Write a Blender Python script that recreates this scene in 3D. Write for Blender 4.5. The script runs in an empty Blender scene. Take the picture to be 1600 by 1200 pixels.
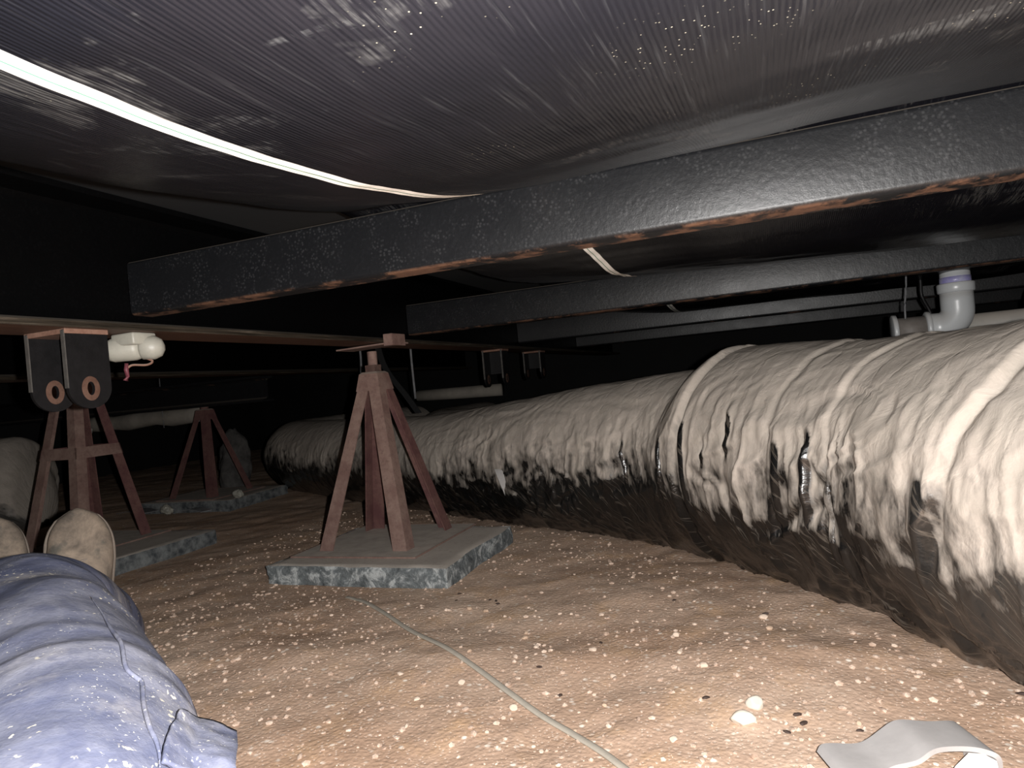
import bpy, bmesh, math, random
import numpy as np
from mathutils import Vector, Matrix

SC = bpy.context.scene
COL = SC.collection
R = math.radians
rng = np.random.default_rng(7)
random.seed(7)

# ------------------------------------------------------------------ camera, light, exposure
# x = across the chassis, y = along the chassis rails, z = up, metres
CAM_Z = 0.53
TH, RO, FPX = R(20.5), math.atan(.09), 1067.0
fw = Vector((-math.sin(TH), math.cos(TH), 0))
r0 = Vector((math.cos(TH), math.sin(TH), 0))
u0 = Vector((0, 0, 1))
rt = r0*math.cos(RO) - u0*math.sin(RO)
up = u0*math.cos(RO) + r0*math.sin(RO)
cd = bpy.data.cameras.new('camera')
cd.sensor_width = 36; cd.lens = FPX/1600*36; cd.clip_start = .01; cd.clip_end = 60
cam = bpy.data.objects.new('camera', cd); COL.objects.link(cam)
cam.matrix_world = Matrix(((rt.x, up.x, -fw.x, 0), (rt.y, up.y, -fw.y, 0), (rt.z, up.z, -fw.z, CAM_Z), (0, 0, 0, 1)))
SC.camera = cam

w = bpy.data.worlds.new('world'); SC.world = w; w.use_nodes = True
w.node_tree.nodes['Background'].inputs[0].default_value = (.8, .85, 1, 1)
w.node_tree.nodes['Background'].inputs[1].default_value = 0.004

# the phone's flash beside its lens
ld = bpy.data.lights.new('phone_flash', 'POINT'); ld.energy = 150; ld.color = (1, .975, .95); ld.shadow_soft_size = .006
flash = bpy.data.objects.new('phone_flash', ld); COL.objects.link(flash)
flash.location = Vector((0, 0, CAM_Z)) + rt*.04 + up*.006 + fw*.004

vs = SC.view_settings
vs.view_transform = 'Standard'; vs.look = 'None'; vs.gamma = 1; vs.use_curve_mapping = False; vs.exposure = 0.0
SC.cycles.max_bounces = 6
try: SC.cycles.use_denoising = True
except Exception: pass

# ------------------------------------------------------------------ noise
def _h(ix, iy, iz, s):
    n = (ix.astype(np.int64)*374761393 + iy.astype(np.int64)*668265263 + iz.astype(np.int64)*2147483647 + s*1274126177) & 0xffffffff
    n = ((n ^ (n >> 13))*1274126177) & 0xffffffff
    n = n ^ (n >> 16)
    return (n & 0xffff)/65535.0
def noise(x, y, z=0., s=0):
    x, y, z = np.broadcast_arrays(np.asarray(x, float), np.asarray(y, float), np.asarray(z, float))
    xi, yi, zi = np.floor(x), np.floor(y), np.floor(z)
    f = lambda t: t*t*t*(t*(t*6-15)+10)
    fx, fy, fz = f(x-xi), f(y-yi), f(z-zi)
    v = 0
    for dx in (0, 1):
        for dy in (0, 1):
            for dz in (0, 1):
                wgt = (fx if dx else 1-fx)*(fy if dy else 1-fy)*(fz if dz else 1-fz)
                v = v + wgt*_h(xi+dx, yi+dy, zi+dz, s)
    return v*2-1
def fbm(x, y, z=0., o=4, s=0):
    a, t, v = 1., 0., 0.
    for k in range(o):
        v = v + a*noise(np.asarray(x)*2**k, np.asarray(y)*2**k, np.asarray(z)*2**k, s+k*17); t += a; a *= .5
    return v/t
def sstep(a, b, x):
    t = np.clip((np.asarray(x, float)-a)/(b-a), 0, 1); return t*t*(3-2*t)

# ------------------------------------------------------------------ objects
def tag(o, label=None, cat=None, group=None, kind=None):
    if label: o['label'] = label
    if cat: o['category'] = cat
    if group: o['group'] = group
    if kind: o['kind'] = kind
    return o
def empty(name, loc, label, cat, group=None):
    o = bpy.data.objects.new(name, None); COL.objects.link(o); o.location = loc
    o.empty_display_size = .05
    return tag(o, label, cat, group)
def link(name, me, mat=None, parent=None, smooth=True, loc=None):
    if mat is not None:
        for m in (mat if isinstance(mat, (list, tuple)) else [mat]): me.materials.append(m)
    me.polygons.foreach_set('use_smooth', [smooth]*len(me.polygons))
    o = bpy.data.objects.new(name, me); COL.objects.link(o)
    if loc is not None: o.location = loc
    if parent is not None:
        o.parent = parent
        if loc is None: o.location = -Vector(parent.location)   # geometry is given in world coordinates
    return o
def bm_obj(name, bm, mat=None, parent=None, smooth=False, loc=None):
    me = bpy.data.meshes.new(name); bm.normal_update(); bm.to_mesh(me); bm.free()
    return link(name, me, mat, parent, smooth, loc)
def grid_obj(name, P, mat, parent=None, wrap_u=False, wrap_v=False, attrs=None, flip=False, uv=None):
    n, m = P.shape[:2]
    idx = np.arange(n*m).reshape(n, m)
    a = idx if wrap_u else idx[:-1]
    b = np.roll(idx, -1, 0) if wrap_u else idx[1:]
    if wrap_v:
        q = np.stack([a, b, np.roll(b, -1, 1), np.roll(a, -1, 1)], -1).reshape(-1, 4)
    else:
        q = np.stack([a[:, :-1], b[:, :-1], b[:, 1:], a[:, 1:]], -1).reshape(-1, 4)
    if flip: q = q[:, ::-1]
    me = bpy.data.meshes.new(name)
    me.vertices.add(n*m); me.vertices.foreach_set('co', P.reshape(-1).astype(np.float32))
    me.loops.add(q.size); me.loops.foreach_set('vertex_index', q.reshape(-1).astype(np.int32))
    me.polygons.add(len(q)); me.polygons.foreach_set('loop_start', np.arange(0, q.size, 4, dtype=np.int32))
    try: me.polygons.foreach_set('loop_total', np.full(len(q), 4, dtype=np.int32))
    except Exception: pass
    me.update(calc_edges=True); me.validate()
    for k, v in (attrs or {}).items():
        at = me.attributes.new(k, 'FLOAT', 'POINT'); at.data.foreach_set('value', v.reshape(-1).astype(np.float32))
    return link(name, me, mat, parent, True)

def add_box(bm, lo, hi, bevel=0, rot=None, org=None):
    r = bmesh.ops.create_cube(bm, size=1)
    vs_ = r['verts']
    c = (Vector(lo)+Vector(hi))/2; s = Vector(hi)-Vector(lo)
    for v in vs_: v.co = Vector((v.co.x*s.x, v.co.y*s.y, v.co.z*s.z))
    if bevel:
        es = list({e for v in vs_ for e in v.link_edges})
        rr = bmesh.ops.bevel(bm, geom=es, offset=bevel, segments=2, affect='EDGES', profile=.5)
        vs_ = list({v for f in rr['faces'] for v in f.verts} | set(v for v in vs_ if v.is_valid))
    M = rot if rot is not None else Matrix.Identity(3)
    for v in vs_:
        v.co = M @ v.co + c if org is None else M @ (v.co + c - Vector(org)) + Vector(org)
    return vs_
def frame(t, ref=Vector((0, 0, 1))):
    t = t.normalized()
    if abs(t.dot(ref)) > .95: ref = Vector((1, 0, 0))
    a = ref.cross(t).normalized(); return a, t.cross(a).normalized()
def add_tube(bm, pts, rad, n=12, cap=True, sx=1, sy=1, ref=Vector((0, 0, 1))):
    pts = [Vector(p) for p in pts]
    if not isinstance(rad, (list, tuple)): rad = [rad]*len(pts)
    rings = []
    for i, p in enumerate(pts):
        t = (pts[min(i+1, len(pts)-1)]-pts[max(i-1, 0)])
        a, b = frame(t, ref)
        rings.append([bm.verts.new(p + a*math.cos(k/n*2*math.pi)*rad[i]*sx + b*math.sin(k/n*2*math.pi)*rad[i]*sy) for k in range(n)])
    for i in range(len(rings)-1):
        for k in range(n):
            bm.faces.new((rings[i][k], rings[i][(k+1) % n], rings[i+1][(k+1) % n], rings[i+1][k]))
    if cap:
        bm.faces.new(rings[0][::-1]); bm.faces.new(rings[-1])
    return rings
def add_prism(bm, poly, origin, ax, ay, az, h):
    """polygon (2-D) in the plane ax/ay extruded h along az"""
    o = Vector(origin)
    lo = [bm.verts.new(o + ax*p[0] + ay*p[1]) for p in poly]
    hi = [bm.verts.new(o + ax*p[0] + ay*p[1] + az*h) for p in poly]
    f1 = bm.faces.new(lo); f2 = bm.faces.new(hi[::-1]); n = len(poly)
    for i in range(n): bm.faces.new((lo[i], hi[i], hi[(i+1) % n], lo[(i+1) % n]))
    bmesh.ops.recalc_face_normals(bm, faces=list({f for v in lo+hi for f in v.link_faces}))
def catmull(pts, n):
    pts = [np.array(p, float) for p in pts]
    pts = [2*pts[0]-pts[1]] + pts + [2*pts[-1]-pts[-2]]
    out = []
    for i in range(1, len(pts)-2):
        for k in range(n):
            t = k/n; p0, p1, p2, p3 = pts[i-1:i+3]
            out.append(.5*((2*p1)+(-p0+p2)*t+(2*p0-5*p1+4*p2-p3)*t*t+(-p0+3*p1-3*p2+p3)*t**3))
    out.append(pts[-2]); return np.array(out)

# ------------------------------------------------------------------ materials
class NT:
    def __init__(s, name):
        s.m = bpy.data.materials.new(name); s.m.use_nodes = True
        s.t = s.m.node_tree; s.b = s.t.nodes['Principled BSDF']
    def n(s, kind, **kw):
        x = s.t.nodes.new(kind)
        for k, v in kw.items():
            if k in ('blend_type', 'operation', 'data_type', 'attribute_name', 'wave_type', 'bands_direction', 'feature', 'noise_dimensions', 'normalize', 'interpolation'): setattr(x, k, v)
        return x
    def l(s, a, b): s.t.links.new(a, b)
    def coord(s, scale=(1, 1, 1), kind='Object'):
        c = s.n('ShaderNodeTexCoord'); mp = s.n('ShaderNodeMapping'); mp.inputs['Scale'].default_value = scale
        s.l(c.outputs[kind], mp.inputs[0]); return mp.outputs[0]
    def noise(s, vec, scale, detail=4, rough=.55, dist=0):
        x = s.n('ShaderNodeTexNoise'); x.inputs['Scale'].default_value = scale; x.inputs['Detail'].default_value = detail
        x.inputs['Roughness'].default_value = rough; x.inputs['Distortion'].default_value = dist
        s.l(vec, x.inputs['Vector']); return x.outputs['Fac']
    def vor(s, vec, scale, feature='F1', out='Distance', rnd=1):
        x = s.n('ShaderNodeTexVoronoi', feature=feature); x.inputs['Scale'].default_value = scale; x.inputs['Randomness'].default_value = rnd
        s.l(vec, x.inputs['Vector']); return x.outputs[out]
    def ramp(s, fac, stops):
        x = s.n('ShaderNodeValToRGB'); e = x.color_ramp.elements
        while len(e) < len(stops): e.new(.5)
        for i, (p, c) in enumerate(stops):
            e[i].position = p; e[i].color = (c, c, c, 1) if isinstance(c, (int, float)) else (*c, 1)
        s.l(fac, x.inputs[0]); return x.outputs[0]
    def mix(s, fac, a, b, mode='MIX'):
        x = s.n('ShaderNodeMix', data_type='RGBA', blend_type=mode)
        for i, v in ((0, fac), (6, a), (7, b)):
            if isinstance(v, (int, float)): x.inputs[i].default_value = v if i == 0 else (v, v, v, 1)
            elif isinstance(v, tuple): x.inputs[i].default_value = (*v, 1)
            else: s.l(v, x.inputs[i])
        return x.outputs[2]
    def math(s, op, a, b=None, c=None, clamp=False):
        x = s.n('ShaderNodeMath', operation=op); x.use_clamp = clamp
        for i, v in enumerate((a, b, c)):
            if v is None: continue
            if isinstance(v, (int, float)): x.inputs[i].default_value = v
            else: s.l(v, x.inputs[i])
        return x.outputs[0]
    def attr(s, name):
        x = s.n('ShaderNodeAttribute', attribute_name=name); return x.outputs['Fac']
    def sep(s, vec):
        x = s.n('ShaderNodeSeparateXYZ'); s.l(vec, x.inputs[0]); return x.outputs
    def comb(s, a, b, c):
        x = s.n('ShaderNodeCombineXYZ')
        for i, v in enumerate((a, b, c)):
            if isinstance(v, (int, float)): x.inputs[i].default_value = v
            else: s.l(v, x.inputs[i])
        return x.outputs[0]
    def bump(s, h, strength=.3, dist=.002, nrm=None):
        x = s.n('ShaderNodeBump'); x.inputs['Strength'].default_value = strength; x.inputs['Distance'].default_value = dist
        s.l(h, x.inputs['Height'])
        if nrm is not None: s.l(nrm, x.inputs['Normal'])
        return x.outputs[0]
    def out(s, col=None, rough=None, nrm=None, metal=None, spec=None, **kw):
        for k, v in (('Base Color', col), ('Roughness', rough), ('Normal', nrm), ('Metallic', metal), ('Specular IOR Level', spec)):
            if v is None: continue
            i = s.b.inputs[k]
            if isinstance(v, tuple): i.default_value = (*v, 1)
            elif isinstance(v, (int, float)): i.default_value = v
            else: s.l(v, i)
        for k, v in kw.items(): s.b.inputs[k.replace('_', ' ')].default_value = v
        return s.m

def mat_sand():
    t = NT('sandy_soil'); c = t.coord()
    big = t.noise(c, 1.7, 5, .6); mid = t.noise(c, 9, 6, .65, .4); fine = t.noise(c, 90, 5, .7); grit = t.vor(c, 130); grit2 = t.vor(c, 55)
    a = t.ramp(big, [(.35, (.42, .275, .19)), (.5, (.50, .355, .265)), (.66, (.58, .44, .34))])
    a = t.mix(t.ramp(mid, [(.52, 0), (.7, .7)]), a, (.56, .36, .21))
    a = t.mix(t.ramp(fine, [(.35, .4), (.65, 0)]), a, (.32, .22, .16))
    a = t.mix(t.ramp(grit, [(.10, .75), (.24, 0)]), a, (.78, .66, .56))
    sel = t.ramp(t.noise(c, 30, 2), [(.5, 0), (.62, 1)])
    a = t.mix(t.mix(sel, 0., t.ramp(grit2, [(.16, .8), (.3, 0)])), a, (.85, .76, .66))
    h = t.math('ADD', t.math('MULTIPLY', fine, .6), t.math('MULTIPLY', grit, .5)); h = t.math('ADD', h, t.math('MULTIPLY', mid, 1.6))
    return t.out(a, .95, t.bump(h, .55, .004), spec=.1)
def mat_plastic_wrap():
    """black polythene with settled dust; 'dust' says how much lies on it, 'al' and 'an' run along and around the duct"""
    t = NT('dusty_black_plastic')
    al, an, du = t.attr('al'), t.attr('an'), t.attr('dust')
    v = t.comb(t.math('MULTIPLY', t.math('ADD', al, t.math('MULTIPLY', an, .03)), 26), t.math('MULTIPLY', an, 3.), 0)
    v2 = t.comb(t.math('MULTIPLY', al, 130), t.math('MULTIPLY', an, 9), 0)
    n1, n2 = t.noise(v, 1, 5, .6, .3), t.noise(v2, 1, 4, .6)
    g = t.n('ShaderNodeNewGeometry'); nz = t.sep(g.outputs['Normal'])[2]
    c = t.coord(); blot = t.noise(c, 7, 5, .6)
    d = t.math('ADD', du, t.math('MULTIPLY', t.math('SUBTRACT', n1, .5), .9))
    d = t.math('ADD', d, t.math('MULTIPLY', t.math('SUBTRACT', n2, .5), .22))
    d = t.math('ADD', d, t.math('MULTIPLY', nz, .28))
    d = t.math('ADD', d, t.math('MULTIPLY', t.math('SUBTRACT', blot, .5), .3))
    m = t.ramp(d, [(.38, 0), (.46, .28), (.54, .55), (.68, 1)])
    streak = t.ramp(n2, [(.56, 0), (.74, .30)])
    scr = t.mix(1., streak, t.ramp(t.noise(c, 5, 3), [(.42, .1), (.6, 1)]), 'MULTIPLY')
    black = t.mix(scr, (.0045, .0045, .0045), (.07, .06, .05))
    black = t.mix(t.ramp(al, [(.9/5, .22), (1.35/5, 0)]) if 0 else t.math('MULTIPLY', t.math('SUBTRACT', 1.42, al, clamp=True), .26), black, (.30, .285, .265))
    dust = t.ramp(t.noise(c, 12, 6, .7), [(.3, (.28, .25, .215)), (.7, (.37, .325, .285))])
    dust = t.mix(t.ramp(n1, [(.55, 0), (.8, .35)]), dust, (.2, .18, .16))
    ln = t.noise(t.comb(t.math('ADD', t.math('MULTIPLY', al, 24), t.math('MULTIPLY', an, 5)), t.math('MULTIPLY', an, .9), 0), 1, 3, .5, .15)
    lnm = t.ramp(t.math('ABSOLUTE', t.math('SUBTRACT', ln, .5)), [(.0, .32), (.012, 0)])
    black = t.mix(lnm, black, (.16, .135, .11))
    col = t.mix(m, black, dust)
    r = t.ramp(m, [(0., .24), (.6, .7), (1., .95)])
    cr = t.noise(t.comb(t.math('MULTIPLY', al, 22), t.math('MULTIPLY', an, 5), 0), 1, 6, .6, 1.2)
    nr = t.bump(cr, .3, .010)
    wv = t.comb(t.math('ADD', t.math('MULTIPLY', al, 15), t.math('MULTIPLY', blot, 2.2)), t.math('ADD', t.math('MULTIPLY', an, 2.6), t.math('MULTIPLY', al, 3)), t.math('MULTIPLY', n1, .4))
    ve = t.ramp(t.vor(wv, 1, 'DISTANCE_TO_EDGE'), [(0, 0), (.12, .7), (.5, 1)])
    nr = t.bump(ve, .20, .006, nr)
    wv2 = t.comb(t.math('MULTIPLY', al, 34), t.math('ADD', t.math('MULTIPLY', an, 6), t.math('MULTIPLY', blot, 3)), 0)
    nr = t.bump(t.vor(wv2, 1, 'F1'), .10, .004, nr)
    nr = t.bump(t.noise(c, 60, 4), .25, .002, nr)
    sp = t.ramp(m, [(0., .6), (1., .05)])
    return t.out(col, r, nr, spec=sp)
def mat_belly():
    """black woven bottom-board wrap with a printed white stripe"""
    t = NT('woven_black_wrap'); c = t.coord(); x, y, z = t.sep(c)
    rib = t.n('ShaderNodeTexWave', wave_type='BANDS', bands_direction='X'); rib.inputs['Scale'].default_value = 95; rib.inputs['Distortion'].default_value = .6
    rib.inputs['Detail'].default_value = 1; rib.inputs['Detail Scale'].default_value = .2
    t.l(c, rib.inputs['Vector']); rb = rib.outputs['Fac']
    base = t.mix(t.noise(c, 3, 4), (.0015, .0015, .0022), (.0042, .0042, .0056))
    thr = t.noise(t.comb(t.math('MULTIPLY', x, 260), t.math('MULTIPLY', y, 9), 0), 1, 3, .6)
    base = t.mix(t.ramp(thr, [(.58, 0), (.72, .35)]), base, (.020, .020, .021))
    # scuffs and dusty rubs
    sc = t.noise(c, 6.5, 6, .62, .5)
    th2 = t.noise(t.comb(t.math('MULTIPLY', x, 300), t.math('MULTIPLY', y, 22), 0), 1, 4, .65)
    mk = t.mix(1., t.ramp(sc, [(.585, 0), (.66, 1)]), t.ramp(th2, [(.42, 0), (.6, 1)]), 'MULTIPLY')
    base = t.mix(t.math('MULTIPLY', mk, .40), base, (.075, .073, .07))
    sw = t.noise(t.comb(t.math('MULTIPLY', x, 2.2), t.math('MULTIPLY', y, 9), 0), 1, 6, .7, 1.5)
    mk2 = t.mix(1., t.ramp(sw, [(.60, 0), (.68, 1)]), t.ramp(th2, [(.45, 0), (.55, 1)]), 'MULTIPLY')
    base = t.mix(t.math('MULTIPLY', mk2, .35), base, (.05, .05, .05))
    speck = t.mix(1., t.ramp(t.vor(c, 230), [(.09, 1), (.13, 0)]), t.ramp(t.noise(c, 9, 3), [(.56, 0), (.66, 1)]), 'MULTIPLY')
    base = t.mix(speck, base, (.16, .145, .11))
    # printed stripe
    d = t.math('ABSOLUTE', t.math('SUBTRACT', x, -.313))
    st = t.ramp(t.math('MULTIPLY', d, 40), [(.38, 1), (.42, 0)])
    d2 = t.math('ABSOLUTE', t.math('SUBTRACT', x, -.3145))
    gl = t.ramp(t.math('MULTIPLY', d2, 100), [(.07, 1), (.11, 0)])
    scol = t.mix(gl, (.72, .70, .65), (.07, .16, .11))
    scol = t.mix(t.ramp(t.noise(c, 55, 5, .7), [(.6, 0), (.75, .4)]), scol, (.4, .3, .2))
    col = t.mix(st, base, scol)
    nr = t.bump(rb, .2, .0010)
    nr = t.bump(t.noise(t.comb(t.math('MULTIPLY', x, 24), t.math('MULTIPLY', y, 4), 0), 1, 5, .6, .6), .35, .006, nr)
    rough = t.mix(t.noise(c, 6, 4), .20, .30)
    return t.out(col, rough, nr, spec=.30)
def mat_beam(name='black_painted_steel', rust=.5, spec=.27, spots=.5, base=(.0045, .0048, .0056), flange=False):
    t = NT(name); c = t.coord()
    g = t.n('ShaderNodeNewGeometry'); nz = t.sep(g.outputs['Normal'])[2]
    sp = t.vor(c, 170); spot = t.ramp(sp, [(.2, 1), (.45, 0)])
    pick = t.ramp(t.noise(c, 26, 3), [(.46, 0), (.58, 1)])
    m = t.mix(1., spot, pick, 'MULTIPLY')
    col = t.mix(t.math('MULTIPLY', m, spots), base, (.026, .0265, .028))
    col = t.mix(t.ramp(t.noise(c, 220, 3), [(.55, 0), (.72, .35)]), col, tuple(k*2.4 for k in base))
    under = t.ramp(t.math('MULTIPLY', nz, -1.), [(.5, 0), (.9, 1)])
    rs = t.ramp(t.noise(c, 13, 6, .7), [(.62-rust*.3, 0), (.70-rust*.25, 1)])
    col = t.mix(t.math('MULTIPLY', t.mix(1., under, rs, 'MULTIPLY'), 1.), col, t.mix(t.noise(c, 60, 4), (.05, .022, .013), (.11, .055, .03)))
    top = t.ramp(nz, [(.6, 0), (.9, .9)])
    col = t.mix(top, col, (.14, .12, .10))
    r = t.mix(t.noise(c, 15, 4), .36, .48)
    r = t.mix(t.mix(1., under, rs, 'MULTIPLY'), r, .85)
    nr = t.bump(t.noise(c, 110, 4, .6), .35, .0015)
    if flange:
        z = t.sep(c)[2]; low = t.ramp(t.math('SUBTRACT', z, .2), [(.513, 1), (.516, 0)])
        sx = t.noise(t.comb(t.math('MULTIPLY', t.sep(c)[0], 60), t.math('MULTIPLY', t.sep(c)[1], 5), t.math('MULTIPLY', z, 200)), 1, 5, .7)
        fl = t.mix(t.ramp(sx, [(.35, 0), (.65, 1)]), (.010, .008, .006), (.040, .032, .024))
        fl = t.mix(t.ramp(sx, [(.60, 0), (.72, .8)]), fl, (.12, .10, .08))
        fl = t.mix(under, fl, t.mix(sx, (.035, .018, .013), (.12, .07, .05)))
        col = t.mix(low, col, fl)
    return t.out(col, r, nr, spec=spec)
def mat_rust(name, a, b, rough=.8):
    t = NT(name); c = t.coord()
    n = t.noise(c, 14, 6, .7); f = t.noise(c, 90, 4, .7)
    col = t.mix(t.ramp(n, [(.38, 0), (.62, 1)]), a, b)
    col = t.mix(t.ramp(f, [(.5, 0), (.75, .5)]), col, tuple(k*.45 for k in a))
    g = t.n('ShaderNodeNewGeometry'); nz = t.sep(g.outputs['Normal'])[2]
    col = t.mix(t.ramp(nz, [(.35, 0), (.9, .8)]), col, (.30, .25, .21))
    return t.out(col, rough, t.bump(f, .4, .0015), spec=.25)
def mat_concrete():
    t = NT('dusty_concrete'); c = t.coord()
    n = t.noise(c, 7, 6, .65); f = t.noise(c, 80, 5, .7)
    col = t.mix(n, (.34, .305, .27), (.48, .43, .38))
    col = t.mix(t.ramp(f, [(.55, 0), (.7, .5)]), col, (.22, .19, .165))
    return t.out(col, .95, t.bump(f, .5, .002), spec=.1)
def mat_concrete_edge(dark=.5):
    t = NT('broken_concrete_edge'); c = t.coord()
    n = t.noise(c, 22, 6, .72, .6); f = t.noise(c, 120, 5, .7)
    col = t.ramp(n, [(.40-.2*(1-dark), (.03, .036, .04)), (.5, (.15, .165, .17)), (.57+.06*dark, (.42, .44, .44))])
    col = t.mix(t.ramp(f, [(.55, 0), (.7, .5)]), col, (.08, .09, .09))
    return t.out(col, .9, t.bump(t.math('ADD', n, f), .9, .006), spec=.2)
def mat_plain(name, col, rough=.5, n_amt=.25, scale=20, dark=None, bump=.15, metal=0, spec=.4, dusty=0):
    t = NT(name); c = t.coord(); n = t.noise(c, scale, 5, .65)
    dark = dark or tuple(k*(1-n_amt) for k in col)
    a = t.mix(t.ramp(n, [(.35, 0), (.65, 1)]), dark, col)
    if dusty:
        g = t.n('ShaderNodeNewGeometry'); nz = t.sep(g.outputs['Normal'])[2]
        a = t.mix(t.math('MULTIPLY', t.ramp(t.math('ADD', nz, t.math('MULTIPLY', n, .5)), [(.35, 0), (.8, 1)]), dusty), a, (.36, .315, .27))
    return t.out(a, rough, t.bump(t.noise(c, scale*6, 4), bump, .002), metal=metal, spec=spec)
def mat_denim():
    t = NT('dusty_denim'); c = t.coord()
    x, y, z = t.sep(c)
    n = t.noise(c, 7, 6, .65, .6); f = t.noise(c, 45, 5, .7)
    col = t.mix(t.ramp(n, [(.38, 0), (.62, 1)]), (.052, .058, .092), (.120, .122, .150))
    col = t.mix(t.ramp(t.noise(c, 4.3, 5, .6, 1.2), [(.52, 0), (.68, .75)]), col, (.23, .215, .205))
    col = t.mix(t.ramp(f, [(.4, .45), (.55, 0)]), col, (.04, .045, .08))
    wc = t.n('ShaderNodeVectorMath', operation='ADD'); t.l(c, wc.inputs[0]); nv = t.n('ShaderNodeTexNoise'); nv.inputs['Scale'].default_value = 160; t.l(c, nv.inputs['Vector'])
    sc_ = t.n('ShaderNodeVectorMath', operation='SCALE'); t.l(nv.outputs['Color'], sc_.inputs[0]); sc_.inputs['Scale'].default_value = .012; t.l(sc_.outputs[0], wc.inputs[1]); wc = wc.outputs[0]
    sp = t.mix(1., t.ramp(t.vor(wc, 110), [(.13, 1), (.22, 0)]), t.ramp(t.noise(c, 11, 4, .6), [(.55, 0), (.63, 1)]), 'MULTIPLY')
    col = t.mix(sp, col, (.48, .44, .34))
    sp2 = t.mix(1., t.ramp(t.vor(wc, 240), [(.12, 1), (.2, 0)]), t.ramp(t.noise(c, 20, 3), [(.50, 0), (.62, 1)]), 'MULTIPLY')
    col = t.mix(sp2, col, (.34, .33, .30))
    tw = t.n('ShaderNodeTexWave'); tw.inputs['Scale'].default_value = 420; t.l(c, tw.inputs['Vector'])
    nr = t.bump(tw.outputs['Fac'], .15, .0006); nr = t.bump(t.math('ADD', f, n), .35, .004, nr)
    return t.out(col, .9, nr, spec=.15)
def mat_boot():
    t = NT('dusty_boot_leather'); c = t.coord()
    n = t.noise(c, 16, 6, .68, .4); f = t.noise(c, 90, 5, .7)
    col = t.mix(t.ramp(n, [(.36, 0), (.64, 1)]), (.07, .058, .048), (.20, .158, .122))
    col = t.mix(t.ramp(t.noise(c, 22, 5, .6), [(.55, 0), (.68, .75)]), col, (.05, .052, .047))
    return t.out(col, .88, t.bump(f, .4, .002), spec=.2)

M = dict(
    sand=mat_sand(), wrap=mat_plastic_wrap(), belly=mat_belly(), beam=mat_beam(), beam_far=mat_beam('dull_painted_steel', .2, .4, .3, (.006, .006, .0066)), rail=mat_beam('soot_black_rail', -.2, .04, .02, (.0012, .0012, .0013), True),
    rust=mat_rust('red_oxide_steel', (.135, .080, .068), (.20, .135, .112)),
    rust2=mat_rust('dark_rusted_steel', (.085, .036, .036), (.13, .068, .058)),
    conc=mat_concrete(), edge=mat_concrete_edge(), edge_dark=mat_plain('dark_broken_concrete', (.17, .18, .18), .9, .5, 26, dark=(.035, .04, .045), bump=.6),
    plate=mat_plain('dusty_steel_plate', (.44, .39, .34), .9, .25, 18),
    bare=mat_rust('bare_rust', (.13, .065, .045), (.19, .11, .08)),
    hang=mat_plain('black_hanger_paint', (.007, .0065, .007), .5, .4, 40, spec=.25),
    lip=mat_plain('worn_steel_edge', (.06, .055, .05), .6, .4, 60),
    pvc=mat_plain('white_pvc', (.42, .43, .435), .32, .06, 6, bump=.03, spec=.5, dusty=.25),
    pvc_dirty=mat_plain('dusty_pvc', (.40, .38, .35), .7, .25, 9, dusty=.7),
    pvc_brown=mat_plain('dirty_brown_pipe', (.17, .15, .135), .6, .3, 20),
    primer=mat_plain('violet_primer', (.20, .18, .40), .35, .25, 18, dark=(.36, .36, .46)),
    white=mat_plain('cream_plastic', (.30, .29, .25), .45, .15, 30),
    pink=mat_plain('faded_red_wire', (.12, .03, .04), .5, .3, 40),
    wire=mat_plain('grey_wire', (.16, .16, .165), .6, .3, 40),
    pale=mat_plain('dusty_pale_board', (.30, .27, .23), .9, .35, 6),
    dark=mat_plain('soot_black', (.004, .004, .0045), .8, .3, 8),
    skirt=mat_plain('dark_skirting', (.008, .008, .008), .8, .4, 3),
    cable=mat_plain('grey_flat_cable', (.37, .34, .28), .75, .2, 40, dusty=.4),
    steel=mat_plain('grey_worn_steel', (.33, .315, .31), .6, .15, 14),
    shiny=mat_plain('flash_lit_bare_steel', (.75, .73, .70), .4, .08, 30, metal=0),  # bare cut steel, paler than the bracket: strong flash light painted into the colour
    denim=mat_denim(), boot=mat_boot(), sole=mat_plain('dusty_rubber_sole', (.17, .14, .115), .9, .3, 40),
    stone=mat_plain('pale_limestone', (.62, .49, .39), .9, .25, 60), stone2=mat_plain('tan_stone', (.50, .36, .26), .9, .3, 60),
    wstone=mat_plain('white_limestone', (.60, .54, .46), .9, .15, 70), chip=mat_plain('dark_chip', (.055, .035, .028), .7, .4, 90),
    gravel=mat_plain('gravel_grit', (.60, .48, .39), .95, .4, 70, dark=(.30, .20, .145)),
    tape=mat_plain('white_tape', (.75, .72, .70), .6, .1, 60),
    skirt2=mat_plain('dim_grey_wool', (.09, .085, .08), .95, .6, 14, bump=.6),
    strap=mat_plain('galvanised_strap', (.30, .31, .32), .4, .2, 40, metal=.3),
)

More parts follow.
